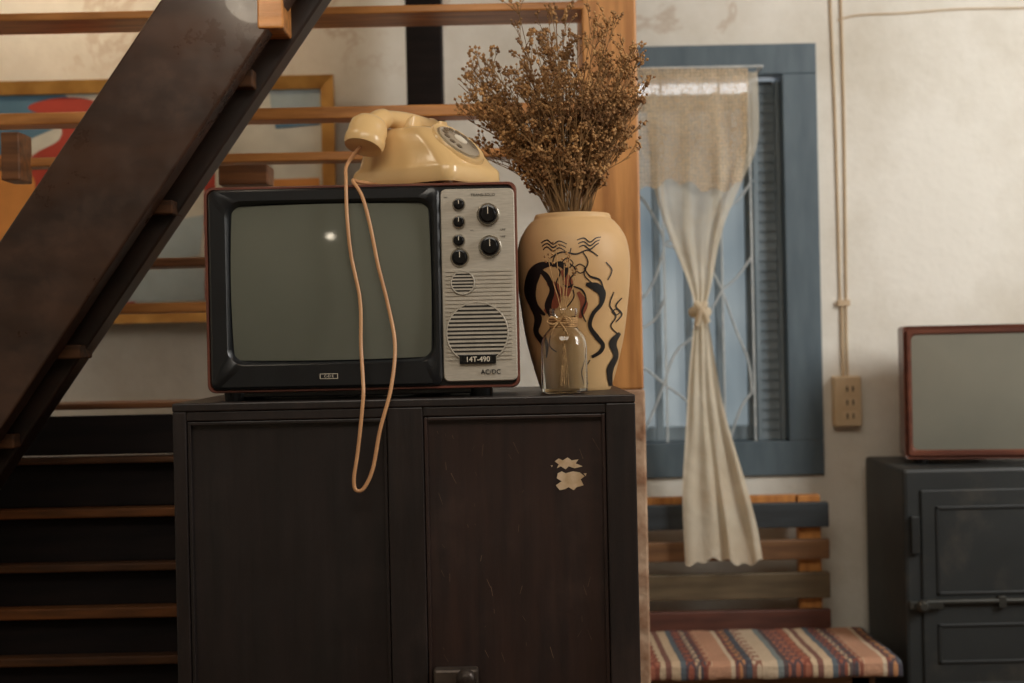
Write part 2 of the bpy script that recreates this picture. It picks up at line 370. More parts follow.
# curtain (hangs in front of the bench back)
CD=3.235
cur=empty('curtain',W(700,562,CD),"cream sheer curtain with beige lace valance, tied in a knot","curtain")
def sheet(name,rows,m,parent,D,nx=70,ny=50,pleats=8,amp=.01,edge=0,seed=0,fine=.25):
    g=G(); rnd=random.Random(seed); ph=rnd.random()*6
    ys=[r[0] for r in rows]; vs=[]; fs=[]
    K=cat([Vector(r) for r in rows],12)
    for j in range(ny+1):
        py=ys[0]+(ys[-1]-ys[0])*j/ny
        for a,b in zip(K,K[1:]):
            if a.x<=py<=b.x+1e-6:
                t=(py-a.x)/max(1e-9,(b.x-a.x)); xl=a.y+(b.y-a.y)*t; xr=a.z+(b.z-a.z)*t; break
        for i in range(nx+1):
            u=i/nx
            uu=u+.05*math.sin(u*9+j*.05+ph)+.03*math.sin(u*17-j*.03)
            px=xl+(xr-xl)*u+1.2*math.sin(j*.17+ph)*(u-.5)
            w=max(.25,min(1,(xr-xl)/70))
            d=math.sin(uu*pleats*2*math.pi+ph+.9*math.sin(j*.04+u*3))*amp*w*(.5+.5*math.sin(u*5+2+j*.02))+math.sin(u*23+j*.09)*amp*fine+math.sin(u*13-j*.15)*amp*fine*.6
            yy=py+edge*math.sin(u*9+1)*(j/ny)+edge*.6*math.sin(u*31)*(j/ny)
            vs.append(W(px,yy,D+d))
    for j in range(ny):
        for i in range(nx):
            a=j*(nx+1)+i; fs.append((a,a+1,a+nx+2,a+nx+1))
    g.add(vs,fs); o=g.make(name,m,parent,smooth=False,recalc=False)
    for p in o.data.polygons: p.use_smooth=True
    return o
sheet('lace_valance',[(68,622,747),(120,624,748),(186,628,742)],M_lace,cur,CD-.02,pleats=5,amp=.006,edge=5,seed=3)
sheet('curtain_cloth',[(72,642,758),(140,648,758),(185,654,740),(230,667,723),(285,689,712),(310,695,706),(325,694,708),(400,687,722),(480,683,744),(530,684,757),(562,685,763)],M_sheer,cur,CD,nx=120,ny=110,pleats=3.4,amp=.007,edge=3,seed=5,fine=.4)
g=G(); p=W(700,312,CD-.005)
g.tube([p+Vector((math.cos(a)*.017,math.sin(a)*.014,.004*math.sin(2*a))) for a in [2*math.pi*k/20 for k in range(20)]],.010,8,closed=True)
g.tube(cat([p+Vector((-.012,-.016,.022)),p+Vector((.004,-.024,.0)),p+Vector((.014,-.018,-.024))],6),.008,8)
g.tube(cat([p+Vector((.012,-.014,.020)),p+Vector((.0,-.024,.004)),p+Vector((-.010,-.018,-.030))],6),.007,8)
g.make('curtain_knot',M_sheer,cur,smooth=True)
g=G(); a=W(590,70,CD); b=W(762,66,CD); b.z=a.z=(a.z+b.z)/2; g.tube([a,b],.003,8); 
for q in (a,b): g.box(q.x-.003,q.x+.003,CD,WD-.011,q.z-.003,q.z+.003)
g.make('curtain_rod',M_iron,cur,smooth=True)

# pillar, pier & dark post
pa=W(585,200,2.68); pb=W(640,200,2.68)
pier=1.03
o=box('wooden_pillar',pa.x+.001,pb.x,2.68,2.86,pier,HC,M_pillar,bevel=.004); top(o,"warm orange-brown wooden pillar behind the vase","pillar")
o=box('masonry_pier',pa.x+.001,pb.x+.002,2.68,2.86,0,pier,M_pier,bevel=.004); top(o,"rough pale rendered pier under the wooden pillar","pier")
pc=W(406,60,3.2); pd=W(442,60,3.2)
o=box('wooden_post',pc.x,pd.x,3.2,3.28,0,HC,M_dark,bevel=.004); top(o,"dark wooden post against the plaster wall","post")

# staircase
st=empty('staircase',(W(0,455,2.3).x-.6,2.4,0),"dark wooden open staircase with diagonal stringers and plank treads","staircase")
def beam(pA,pB,pC,pD,D0,D1):
    a,b,c,d=[W(*p,D0) for p in (pA,pB,pC,pD)]
    def ext(t,bt,z):
        k=(z-bt.z)/(t.z-bt.z); return bt+(t-bt)*k
    zt=HC-.002; vs=[ext(a,b,zt),ext(a,b,.0),ext(c,d,.0),ext(c,d,zt)]
    return [Vector((v.x,D0,v.z)) for v in vs]+[Vector((v.x,D1,v.z)) for v in vs]
box_f=[(0,1,2,3),(7,6,5,4),(0,4,5,1),(1,5,6,2),(2,6,7,3),(3,7,4,0)]
g=G(); g.add(beam((160,0),(0,240),(287,0),(0,430),2.28,2.33),box_f); g.make('stringer',M_string,st,bevel=.004)
g=G(); g.add(beam((272,0),(0,408),(322,0),(0,476),2.36,2.42),box_f); g.make('stringer',M_stringd,st,bevel=.004)
def cleat(px,py,w=34,h=15,m=None,D=2.33):
    a=W(px,py,D); w=S(w,D); h=S(h,D)
    box('tread_cleat',a.x-w/2,a.x+w/2,D,2.40,a.z-h/2,a.z+h/2,m or M_treadl,st,bevel=.003)
for p in ((241,78,24,18),(161,207,24,14),(68,352,24,14),(2,442,24,14)): cleat(*p)
cleat(270,8,26,40,M_tread,2.276)
def plank(x0,x1,py0,py1,pxr,D0,D1,m,name='tread'):
    a=W(pxr,py0,D0); b=W(pxr,py1,D0)
    xa=max(XL+.02,W(x0,py0,D0).x); xb=W(x1,py0,D0).x
    return box(name,xa,xb,D0,D1,b.z,a.z,m,st,bevel=.003)
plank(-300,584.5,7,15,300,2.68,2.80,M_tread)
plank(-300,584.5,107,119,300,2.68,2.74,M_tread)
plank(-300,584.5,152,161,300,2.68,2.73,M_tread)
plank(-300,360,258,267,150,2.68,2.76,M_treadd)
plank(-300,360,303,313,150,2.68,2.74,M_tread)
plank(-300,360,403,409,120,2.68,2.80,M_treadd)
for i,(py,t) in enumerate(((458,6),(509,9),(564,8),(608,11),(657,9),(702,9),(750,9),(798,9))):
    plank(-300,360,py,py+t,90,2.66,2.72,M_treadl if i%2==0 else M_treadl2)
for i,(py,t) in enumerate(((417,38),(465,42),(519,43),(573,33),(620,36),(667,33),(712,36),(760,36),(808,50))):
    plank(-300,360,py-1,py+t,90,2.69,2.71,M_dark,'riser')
a=W(218,165,2.62); b=W(268,184,2.62)
box('tread_block',a.x,b.x,2.62,2.69,b.z,a.z,M_treadd,st,bevel=.003)
a=W(0,132,2.62); b=W(20,180,2.62)
box('tread_block',a.x,b.x,2.62,2.69,b.z,a.z,M_treadd,st,bevel=.003)

# picture
D=3.36
fa=W(-190,80,D); fb=W(334,76,D); fl=W(200,322,D)
x0,x1,z1,z0=fa.x,fb.x,fb.z,fl.z
pic=empty('framed_picture',((x0+x1)/2,D,z0),"gilt-framed colourful abstract picture hung behind the stairs","picture")
g=G(); t=S(13,D)
g.loft([[Vector((x0,D+.0,z0)),Vector((x1,D+.0,z0)),Vector((x1,D+.0,z1)),Vector((x0,D+.0,z1))],
        [Vector((x0,D-.02,z0)),Vector((x1,D-.02,z0)),Vector((x1,D-.02,z1)),Vector((x0,D-.02,z1))],
        [Vector((x0+t,D-.012,z0+t)),Vector((x1-t,D-.012,z0+t)),Vector((x1-t,D-.012,z1-t)),Vector((x0+t,D-.012,z1-t))],
        [Vector((x0+t,D+.0,z0+t)),Vector((x1-t,D+.0,z0+t)),Vector((x1-t,D+.0,z1-t)),Vector((x0+t,D+.0,z1-t))]],closed=True)
g.make('picture_frame',M_gold,pic)
cols=[(212,210,196),(176,62,46),(84,122,146),(214,144,72),(70,64,66),(168,184,188),(214,182,120)]
pm=[mat('picture_paint_%d'%i,c,tuple(k*.92 for k in c),.6,scale=12) for i,c in enumerate(cols)]
g=G(); py_=D-.004
g.add([(x0+t,py_,z0+t),(x1-t,py_,z0+t),(x1-t,py_,z1-t),(x0+t,py_,z1-t)],[(0,1,2,3)],0)
g.add([(x0+t,D+.002,z0+t),(x1-t,D+.002,z0+t),(x1-t,D+.002,z1-t),(x0+t,D+.002,z1-t)],[(3,2,1,0)],0)
lay=[0]
def patch(pts,mi,sm=True):
    lay[0]+=1; P=[Vector((a,b,0)) for a,b in pts]
    if sm: P=cat(P,5,True)
    vs=[]
    for p in P:
        q=W(p.x,p.y,D); q.y=py_-.0002*lay[0]; q.x=min(max(q.x,x0+t),x1-t); q.z=min(max(q.z,z0+t),z1-t); vs.append(q)
    g.add(vs,[tuple(range(len(vs)))],mi)
patch([(-60,90),(40,88),(70,100),(60,125),(10,150),(-60,200)],2)
patch([(28,108),(60,98),(100,104),(120,140),(100,200),(60,215),(32,200),(30,160),(60,140),(58,122)],1)
patch([(-20,160),(22,168),(36,190),(20,250),(-20,290)],3)
patch([(60,88),(100,86),(85,96),(62,95)],5,False)
patch([(120,95),(230,88),(240,150),(180,190)],0,False)
patch([(204,150),(215,150),(218,300),(206,300)],1,False)
patch([(270,90),(320,88),(320,112),(272,116)],5,False)
patch([(274,114),(320,110),(320,125),(276,129)],2,False)
patch([(262,180),(320,178),(320,200),(262,205)],3,False)
patch([(150,225),(205,215),(200,255),(155,262)],5,False)
patch([(110,255),(150,250),(140,300),(105,300)],1)
patch([(125,270),(205,268),(205,300),(125,302)],5,False)
patch([(-150,100),(-60,100),(-80,200),(-140,260)],4)
g.make('picture_canvas',pm,pic,recalc=False)

# cabinet
CF=2.06; CBk=2.50
cl=W(172,403,CF).x; cr=W(635,394,CF).x; ct=W(404,399,CF).z
cab=empty('cabinet',((cl+cr)/2,(CF+CBk)/2,0),"dark brown wooden two-door cabinet with scratches and chipped paint","cabinet")
tb=.012
box('cabinet_top',cl,cr,CF-.002,CBk,ct-tb,ct,M_cab,cab,bevel=.002)
g=G(); g.box(cl,cr,CF+.022,CBk-.005,.0,ct-tb)
X=lambda px: W(px,520,CF).x
z15=ct-tb-S(10,CF)
g.box(cl,X(188),CF,CF+.021,0,ct-tb); g.box(X(389),X(425),CF,CF+.021,0,ct-tb); g.box(X(608),cr,CF,CF+.021,0,ct-tb)
g.box(X(188),X(389),CF+.001,CF+.021,z15,ct-tb); g.box(X(425),X(608),CF+.001,CF+.021,z15,ct-tb)
g.box(X(188),X(389),CF+.001,CF+.021,0,.12); g.box(X(425),X(608),CF+.001,CF+.021,0,.12)
g.make('cabinet_body',M_cab,cab,bevel=.002)
for (a,b) in ((188,389),(425,608)):
    xa,xb=X(a)+.001,X(b)-.001; zb,zt=.121,z15-.001
    g=G(); m=.005
    g.box(xa,xb,CF+.012,CF+.021,zb,zt)
    g.box(xa,xa+m,CF+.003,CF+.012,zb,zt); g.box(xb-m,xb,CF+.003,CF+.012,zb,zt); g.box(xa+m,xb-m,CF+.003,CF+.012,zt-m,zt); g.box(xa+m,xb-m,CF+.003,CF+.012,zb,zb+m)
    d=g.make('door',M_cabpanel if a<300 else M_cabpanel2,cab,bevel=.001)
    if a>300:
        g=G(); yy=CF+.0112
        def blob(pts,mi=0):
            vs=[Vector((W(px,py,CF).x,yy,W(px,py,CF).z)) for px,py in pts]; g.add(vs,[tuple(range(len(vs)))],mi)
        blob([(555,462),(559,459),(563,461),(568,458),(572,461),(579,460),(576,464),(583,467),(575,469),(569,467),(566,470),(561,467),(557,469),(559,465)])
        blob([(558,474),(562,472),(566,474),(573,472),(580,473),(585,477),(581,480),(584,486),(577,488),(574,491),(569,488),(565,490),(560,491),(556,486),(562,482),(557,479)])
        blob([(584,474),(587,474),(586,477)]); blob([(551,466),(553,466),(552,468)])
        rnd=random.Random(4)
        for i in range(40):
            x=rnd.uniform(435,600); y=rnd.uniform(420,675); l=rnd.uniform(1,12); dx=rnd.uniform(-.8,.8)*l*.8; w=rnd.uniform(.25,.6)
            blob([(x,y),(x+w,y),(x+dx+w,y+l),(x+dx,y+l)],1)
        o=g.make('chipped_paint',[M_chip,M_scratch],d,recalc=False); o["kind"]="stuff"
        g=G(); p=W(458,676,CF)
        g.box(p.x-.035,p.x+.03,CF-.012,CF+.012,p.z-.03,p.z+.012)
        g.lathe([(.012,0),(.014,.006),(.013,.016),(.006,.02)],(p.x+.012,CF-.01,p.z+.0),'y',20)
        g.make('door_latch',mat('latch_metal',(92,82,74),(60,52,48),.4,metal=.6,scale=30),d,bevel=.004)

# ---------------- television
TD=2.10; s=TD/F
tv=empty('television',(W(362,391,TD).x,TD+.16,ct),"vintage portable television with black bezel and champagne control panel","television")
def T(px,py,y=TD): 
    p=W(px,py,TD); return Vector((p.x,y,p.z))
c=T(362,287.5)
w,h=313*s,206*s
zbot=c.z-h/2
def sc(w_,h_,r,y,dx=0,dz=0): return rr(c.x+dx,c.z+dz,w_,h_,r,y,6)
g=G()
g.loft([sc(w-.012,h-.010,.010,TD+.008),sc(w-.012,h-.010,.010,TD+.001),sc(w-.010,h-.008,.010,TD-.004),sc(w-.003,h-.003,.012,TD-.004),sc(w,h,.013,TD+.001),sc(w,h,.013,TD+.2),sc(w-.02,h-.015,.02,TD+.215),sc(w*.72,h*.8,.03,TD+.30),sc(w*.6,h*.62,.03,TD+.34)])
shell=g.make('tv_shell',M_tvshell,tv,smooth=True)
g=G(); g.loft([sc(w-.0125,h-.0105,.010,TD+.006),sc(w-.0125,h-.0105,.010,TD+.000)]); g.make('front_plate',M_black,tv)
bc=T(326,288); bw_,bh=230*s,198*s
scn=T(331.5,282); sw,sh=200*s,156*s
g=G()
def bz(w_,h_,r,y,cc): return rr(cc.x,cc.z,w_,h_,r,y,8)
g.loft([bz(bw_,bh,.012,TD+.0,bc),bz(bw_,bh,.012,TD-.009,bc),bz(bw_-.006,bh-.006,.012,TD-.012,bc),bz(sw+.012,sh+.012,.024,TD-.012,scn),bz(sw+.008,sh+.008,.023,TD-.010,scn),bz(sw+.000,sh+.000,.021,TD-.0005,scn),bz(sw-.002,sh-.002,.020,TD-.0005,scn)],False,False)
g.make('screen_bezel',M_black,tv,smooth=True)
g=G(); 
NX,NZ=36,28; vs=[];fs=[]
for j in range(NZ+1):
    for i in range(NX+1):
        u=-1+2*i/NX; v=-1+2*j/NZ
        uu=u*math.sqrt(max(0,1-.04*v*v)); vv=v*math.sqrt(max(0,1-.04*u*u))
        vs.append((scn.x+uu*sw/2,TD-.0001-.005*(1-u*u)-.005*(1-v*v),scn.z+vv*sh/2))
for j in range(NZ):
    for i in range(NX):
        a=j*(NX+1)+i; fs.append((a,a+1,a+NX+2,a+NX+1))
g.add(vs,fs)
o=g.make('screen',M_screen,tv,recalc=False)
for p in o.data.polygons: p.use_smooth=True
g=G(); p=T(330,376,TD-.0125)
for dx,dz,ww,hh in ((0,.0035,.026,.0008),(0,-.0035,.026,.0008),(-.0128,0,.0008,.0078),(.0128,0,.0008,.0078)):
    g.box(p.x+dx-ww/2,p.x+dx+ww/2,TD-.0132,TD-.0115,p.z+dz-hh/2,p.z+dz+hh/2)
g.make('brand_badge',M_white,tv)
text('badge_lettering','C-D E',(p.x,TD-.0128,p.z),.0055,M_white,tv,.0003)
pc_=T(479,285); pw,ph=74*s,192*s
g=G()
g.loft([bz(pw,ph,.009,TD+.0,pc_),bz(pw,ph,.009,TD-.006,pc_),bz(pw-.003,ph-.003,.008,TD-.008,pc_)])
cp=g.make('control_panel',M_panel,tv,smooth=True)
PF=TD-.008
g=G()
for i in range(23):
    py=271+i*4.0
    a=T(446,py+.7); b=T(512,py-.7); zc=(a.z+b.z)/2
    g.box(a.x,b.x,PF-.0014,PF+.001,zc-.0013,zc+.0013)
g.make('panel_ribs',M_panelrib,cp)
for px,py,r,n in ((463,283,11.5,7),(477.5,333,30.5,15)):
    c0=T(px,py); R=r*s
    g=G(); g.lathe([(R,0),(R,.0022)],(c0.x,PF,c0.z),'y',40,mi=0)
    for i in range(n):
        zz=-R+ (i+.5)*2*R/n; hw=math.sqrt(max(0,R*R-zz*zz))-.0006
        if hw>0: g.box(c0.x-hw,c0.x+hw,PF-.0034,PF-.002,c0.z+zz-R/n*.50,c0.z+zz+R/n*.50,1)
    ring=[Vector((c0.x+R*math.cos(a),PF-.003,c0.z+R*math.sin(a))) for a in [2*math.pi*k/48 for k in range(48)]]
    g.tube(ring,.0010,6,closed=True,mi=1)
    g.make('speaker_grille',[M_grilled,M_panelrib],cp)
def knob(px,py,r,hgt=.014,chrome=True):
    c0=T(px,py,PF); R=r*s; g=G()
    if chrome: g.lathe([(R*1.18,0),(R*1.2,.0015),(R*1.1,.003),(R*1.0,.003)],(c0.x,PF,c0.z),'y',32,mi=1)
    g.lathe([(R,0.001),(R,hgt*.6),(R*.93,hgt*.75),(R*.78,hgt*.8),(R*.72,hgt),(R*.5,hgt*1.02)],(c0.x,PF,c0.z),'y',32,mi=0)
    g.box(c0.x-.0006,c0.x+.0006,PF-hgt*1.05,PF-hgt*.9,c0.z,c0.z+R*.7,2)
    return g.make('knob',[M_blackg,M_chrome,M_white],cp,smooth=True)
knob(488,215,9.5); knob(490,247,9.5)
knob(459,205,5.5,.009); knob(459,222.5,5.5,.009); knob(459,241,5.5,.009); knob(460,258,8,.008)
for px,py,t,sz in ((483,195.5,'TRANSI-SOLID',.0056),(503,230,'UHF',.0042),(503,237,'VHF',.0042),(446,198,'ON',.003),(472,231,'VOL',.003)):
    text('panel_lettering',t,T(px,py,PF-.0003),sz,M_black,cp,.0002)
a=T(460,364.5); b=T(496,354)
g=G(); g.box(a.x,b.x,PF-.0048,PF,a.z+.0006,b.z); lp=g.make('model_plate',M_blackg,cp,bevel=.0006)
text('plate_lettering','14T-490',((a.x+b.x)/2,PF-.005,(a.z+b.z)/2),.0105,M_white,lp,.0002,bold=.0002)
a=T(474,377); b=T(508,366.5)
text('power_lettering','AC/DC',((a.x+b.x)/2,PF-.0018,(a.z+b.z)/2),.0095,M_black,cp,.0002,bold=.0001)
for px in (232,480):
    for yy in (TD+.03,TD+.18):
        p=T(px,388); g=G(); g.lathe([(.016,ct),(.018,zbot+.004)],(p.x,yy,0),'z',20); g.make('foot',M_black,tv)
a=T(240,390); b=T(478,390)
box('base_tray',a.x,b.x,TD+.02,TD+.2,ct+.004,zbot+.003,M_black,tv)

# ---------------- telephone
tvtop=c.z+h/2
ph0=Vector((T(422,184).x,TD+.105,tvtop))
tel=empty('rotary_telephone',ph0,"cream yellow rotary telephone resting on the television","telephone")
yaw=math.radians(-34); SC=.95
MP=Matrix.Translation(ph0)@Matrix.Rotation(yaw,4,'Z')@Matrix.Scale(SC,4)
def rrxy(x0,x1,w,r,z,n=6):
    cx=(x0+x1)/2; pts=[]
    for p in rr(cx,0,x1-x0,w,r,0,n): pts.append(MP@Vector((p.x,p.z,z)))
    return pts
g=G()
g.loft([rrxy(-.1,.100,.15,.022,.004),rrxy(-.102,.104,.154,.024,.010),rrxy(-.102,.104,.154,.024,.026),rrxy(-.100,.102,.150,.024,.031),rrxy(-.095,.096,.142,.026,.037),rrxy(-.090,.078,.134,.028,.060),rrxy(-.084,.058,.126,.028,.080),rrxy(-.079,.044,.116,.026,.093),rrxy(-.070,.032,.104,.022,.098)])
g.make('phone_body',M_phone,tel,smooth=True)
for dx in (-.08,.08):
    for dy in (-.05,.05):
        g=G(); g.lathe([(.009,0),(.01,.006)],(0,0,0),n=12,M=MP@Matrix.Translation((dx,dy,0)))
        g.make('phone_foot',M_phoned,tel)
for sy in (-1,1):
    for sx_ in (-.074,.000):
        g=G(); loops=[]
        for k,(zz,wx,wy) in enumerate(((.086,.010,.018),(.098,.009,.017),(.112,.006,.013),(.116,.003,.009))):
            lp_=rr(0,0,wx*2,wy*2,min(wx,wy)*.8,0,3); lx=(-.003 if sx_<-.05 else .003)*k
            loops.append([MP@Vector((sx_+lx+p.x,sy*.036+p.z,zz)) for p in lp_])
        g.loft(loops)
        g.make('cradle_horn',M_phone,tel,smooth=True)
hx=-.037
g=G()
path=cat([(hx,-.092,.100),(hx,-.066,.112),(hx,-.03,.116),(hx,0,.117),(hx,.03,.116),(hx,.066,.112),(hx,.092,.100)],6)
g.tube([MP@p for p in path],[ (.0175 if abs(p.y)>.06 else .0145)*SC for p in path],16)
for sy in (-1,1):
    Mx=MP@Matrix.Translation((hx,sy*.102,.088))@Matrix.Rotation(math.radians(24*sy),4,'X')
    g.lathe([(.022,-.030),(.030,-.028),(.0325,-.021),(.0325,-.012),(.031,-.010),(.031,.004),(.029,.014),(.022,.022),(.012,.026),(.003,.027)],(0,0,0),n=36,M=Mx)
g.make('handset',M_phone,tel,smooth=True)
dm=MP@Matrix.Translation((.064,0,.069))@Matrix.Rotation(math.radians(43),4,'Y')
g=G(); g.lathe([(.050,-.022),(.050,.003),(.048,.006),(.042,.0045)],(0,0,0),n=40,M=dm); 
dial=g.make('dial_base',M_phone,tel,smooth=True)
g=G(); g.lathe([(.041,.002),(.041,.0045)],(0,0,0),n=40,M=dm); g.make('number_ring',M_dial,dial)
g=G(); n=48; loops=[]
for r_,h_ in ((.038,.0046),(.038,.0075),(.036,.0085),(.019,.0095),(.017,.0105),(.004,.011)):
    loops.append([dm@Vector((r_*math.cos(2*math.pi*k/n),r_*math.sin(2*math.pi*k/n),h_)) for k in range(n)])
g.loft(loops)
for k in range(10):
    a=math.radians(60+k*28); g.lathe([(.0052,.0075),(.0052,.0100)],(0,0,0),n=14,mi=1,M=dm@Matrix.Translation((.0280*math.cos(a),.0280*math.sin(a),0)))
g.lathe([(.012,.0105),(.012,.0118)],(0,0,0),n=24,mi=2,M=dm)
g.make('dial_wheel',[M_dialw,M_dialh,M_white],dial,smooth=True)
g=G()
st_=MP@Vector((hx,-.120,.064)) 
pts=[st_]
for px,py,dy in ((347,165,0.035),(346,180,-.008),(347,215,-.019),(351,255,-.022),(360,300,-.024),(361,345,-.032),(363,380,-.050),(363,400,-.058),(358,450,-.062),(354,478,-.064),(356,490,-.064),(364,488,-.064),(373,468,-.062),(380,430,-.060),(391,388,-.052),(395,345,-.034),(388,305,-.024),(378,265,-.022),(370,225,-.020),(362,196,-.016),(353,181,-.006)):
    pts.append(W(px,py,TD+dy))
pts.append(Vector((T(358,180).x,TD+.02,tvtop+.006))); pts.append(Vector((T(372,180).x,TD+.06,tvtop+.006)))
pts.append(MP@Vector((-.09,-.03,.014)))
g.tube(cat(pts,8),.0028,10)
g.make('cord',M_cord,tel,smooth=True)

# ---------------- vase
VD=2.28; vs_=VD/F
vb=W(576,392,VD); vcx=vb.x; 
prof_px=[(0,34),(4,36),(20,41),(50,48.5),(80,53),(108,56),(131,56.5),(149,53.5),(160,48),(167,42.5),(170,39),(173,38),(175,37)]
prof=[(r*vs_,ct+.0005+z*vs_) for z,r in prof_px]
vp=cat([Vector((r,z,0)) for r,z in prof],4)
vase=empty('vase',(vcx,VD,ct),"cream ceramic vase painted with black abstract figures","vase")
g=G()
outer=[(p.x,p.y) for p in vp]; zt=outer[-1][1]
inner=[(outer[-1][0]-.006,zt),(outer[-1][0]-.009,zt-.02),(outer[-1][0]-.003,zt-.05)]
g.lathe(outer,(vcx,VD,0),'z',64,mi=0,c1=False)
g.lathe([outer[-1]]+inner+[(.03,ct+.05),(.002,ct+.045)],(vcx,VD,0),'z',64,mi=1,c0=False)
g.make('vase_body',[M_vase,M_vin],vase,smooth=True,recalc=False)
def vr(z):
    for a,b in zip(outer,outer[1:]):
        if a[1]<=z<=b[1]: return a[0]+(b[0]-a[0])*(z-a[1])/max(1e-9,b[1]-a[1])
    return outer[-1][0]
def onv(px,py,off=.0007):
    D=VD-.07
    for _ in range(12):
        p=W(px,py,D); r=vr(p.z)+off; dx=max(-r*.995,min(r*.995,p.x-vcx)); D=.5*D+.5*(VD-math.sqrt(r*r-dx*dx))
    p=W(px,py,D); r=vr(p.z)+off; dx=max(-r*.995,min(r*.995,p.x-vcx))
    return Vector((vcx+dx,VD-math.sqrt(r*r-dx*dx),p.z))
g=G()
lay2=[0]
def rib(pts,ws,mi=0,off=.0006):
    lay2[0]+=1; off+=.00002*lay2[0]
    P=cat([Vector((a,b,0)) for a,b in pts],8); n=len(P); m=len(ws)
    vs=[]
    for i,p in enumerate(P):
        t=(P[min(i+1,n-1)]-P[max(i-1,0)]).normalized(); nr=Vector((-t.y,t.x,0))
        f=i/(n-1)*(m-1); k=min(int(f),m-2); w_=ws[k]+(ws[k+1]-ws[k])*(f-k)
        for e in range(5):
            q=p+nr*w_*(e/4-.5); vs.append(onv(q.x,q.y,off))
    fs=[]
    for i in range(n-1):
        for e in range(4):
            a=i*5+e; fs.append((a,a+1,a+6,a+5))
    g.add(vs,fs,mi)
rib([(548,282),(556,290),(553,304),(545,312)],[4,13,12,4],1)
rib([(562,270),(568,282),(566,296)],[4,10,5],1)
rib([(578,292),(584,304),(580,318)],[3,8,3],1)
for k in range(3):
    rib([(541+k,243+k*3.4),(547,240+k*3.4),(553,244+k*3.4),(559,241+k*3.4),(567-k,244+k*3.4)],[1,1.4,.8])
    rib([(577+k,240+k*3.6),(584,238+k*3.6),(590,242+k*3.6),(596,238+k*3.4),(601-k,237+k*3)],[1,1.4,.8])
rib([(557,252),(553,262),(560,272),(556,285),(562,300)],[1,1.5,1])
rib([(571,248),(569,262),(577,270),(570,280),(574,296),(566,308)],[1,1.5,1])
rib([(583,252),(588,262),(584,274),(592,283)],[1,1.5,1])
rib([(562,262),(567,258),(573,263),(568,268),(562,262)],[1,1])
rib([(574,268),(580,264),(586,269),(580,273),(574,268)],[1,1])
rib([(563,284),(568,287),(574,284)],[1,2,1])
rib([(550,258),(562,252),(576,254),(588,250),(598,256)],[1,1.6,1])
rib([(552,264),(541,266),(534,274),(530,290),(534,305),(545,315)],[3,8,13,12,8,2])
rib([(552,266),(560,264),(566,270),(563,280)],[2,6,5,1])
rib([(536,268),(546,276),(552,290),(548,306),(553,320)],[2,6,5,7,2])
rib([(531,305),(538,318),(536,332),(544,345),(543,358)],[3,8,5,6,2])
rib([(572,286),(582,290),(586,300),(582,312),(586,322)],[1,2,1.5,2,1])
rib([(586,284),(596,287),(602,293),(601,304),(593,314),(590,326),(597,337),(603,345),(600,352),(592,357)],[3,9,8,4,4,4,5,4,4,3])
rib([(584,268),(590,276),(600,280),(604,290)],[1,2,1])
rib([(614,292),(610,305),(616,316),(611,326),(618,334)],[1,1.5,1])
rib([(622,298),(616,306),(622,314),(616,322)],[1.2,1.5,1.2])
rib([(612,312),(616,309),(620,312),(616,315),(612,312)],[1,1])
rib([(620,333),(613,343),(616,356),(610,370),(611,386)],[3,8,5,7,3])
rib([(550,330),(548,345),(556,352)],[1.2,1.2])
rib([(590,360),(584,372),(588,384)],[1,1.5,1])
rib([(606,262),(612,270),(608,280)],[1,1.2,1])
g.make('painted_motif',[M_ink,M_rust],vase,recalc=False)

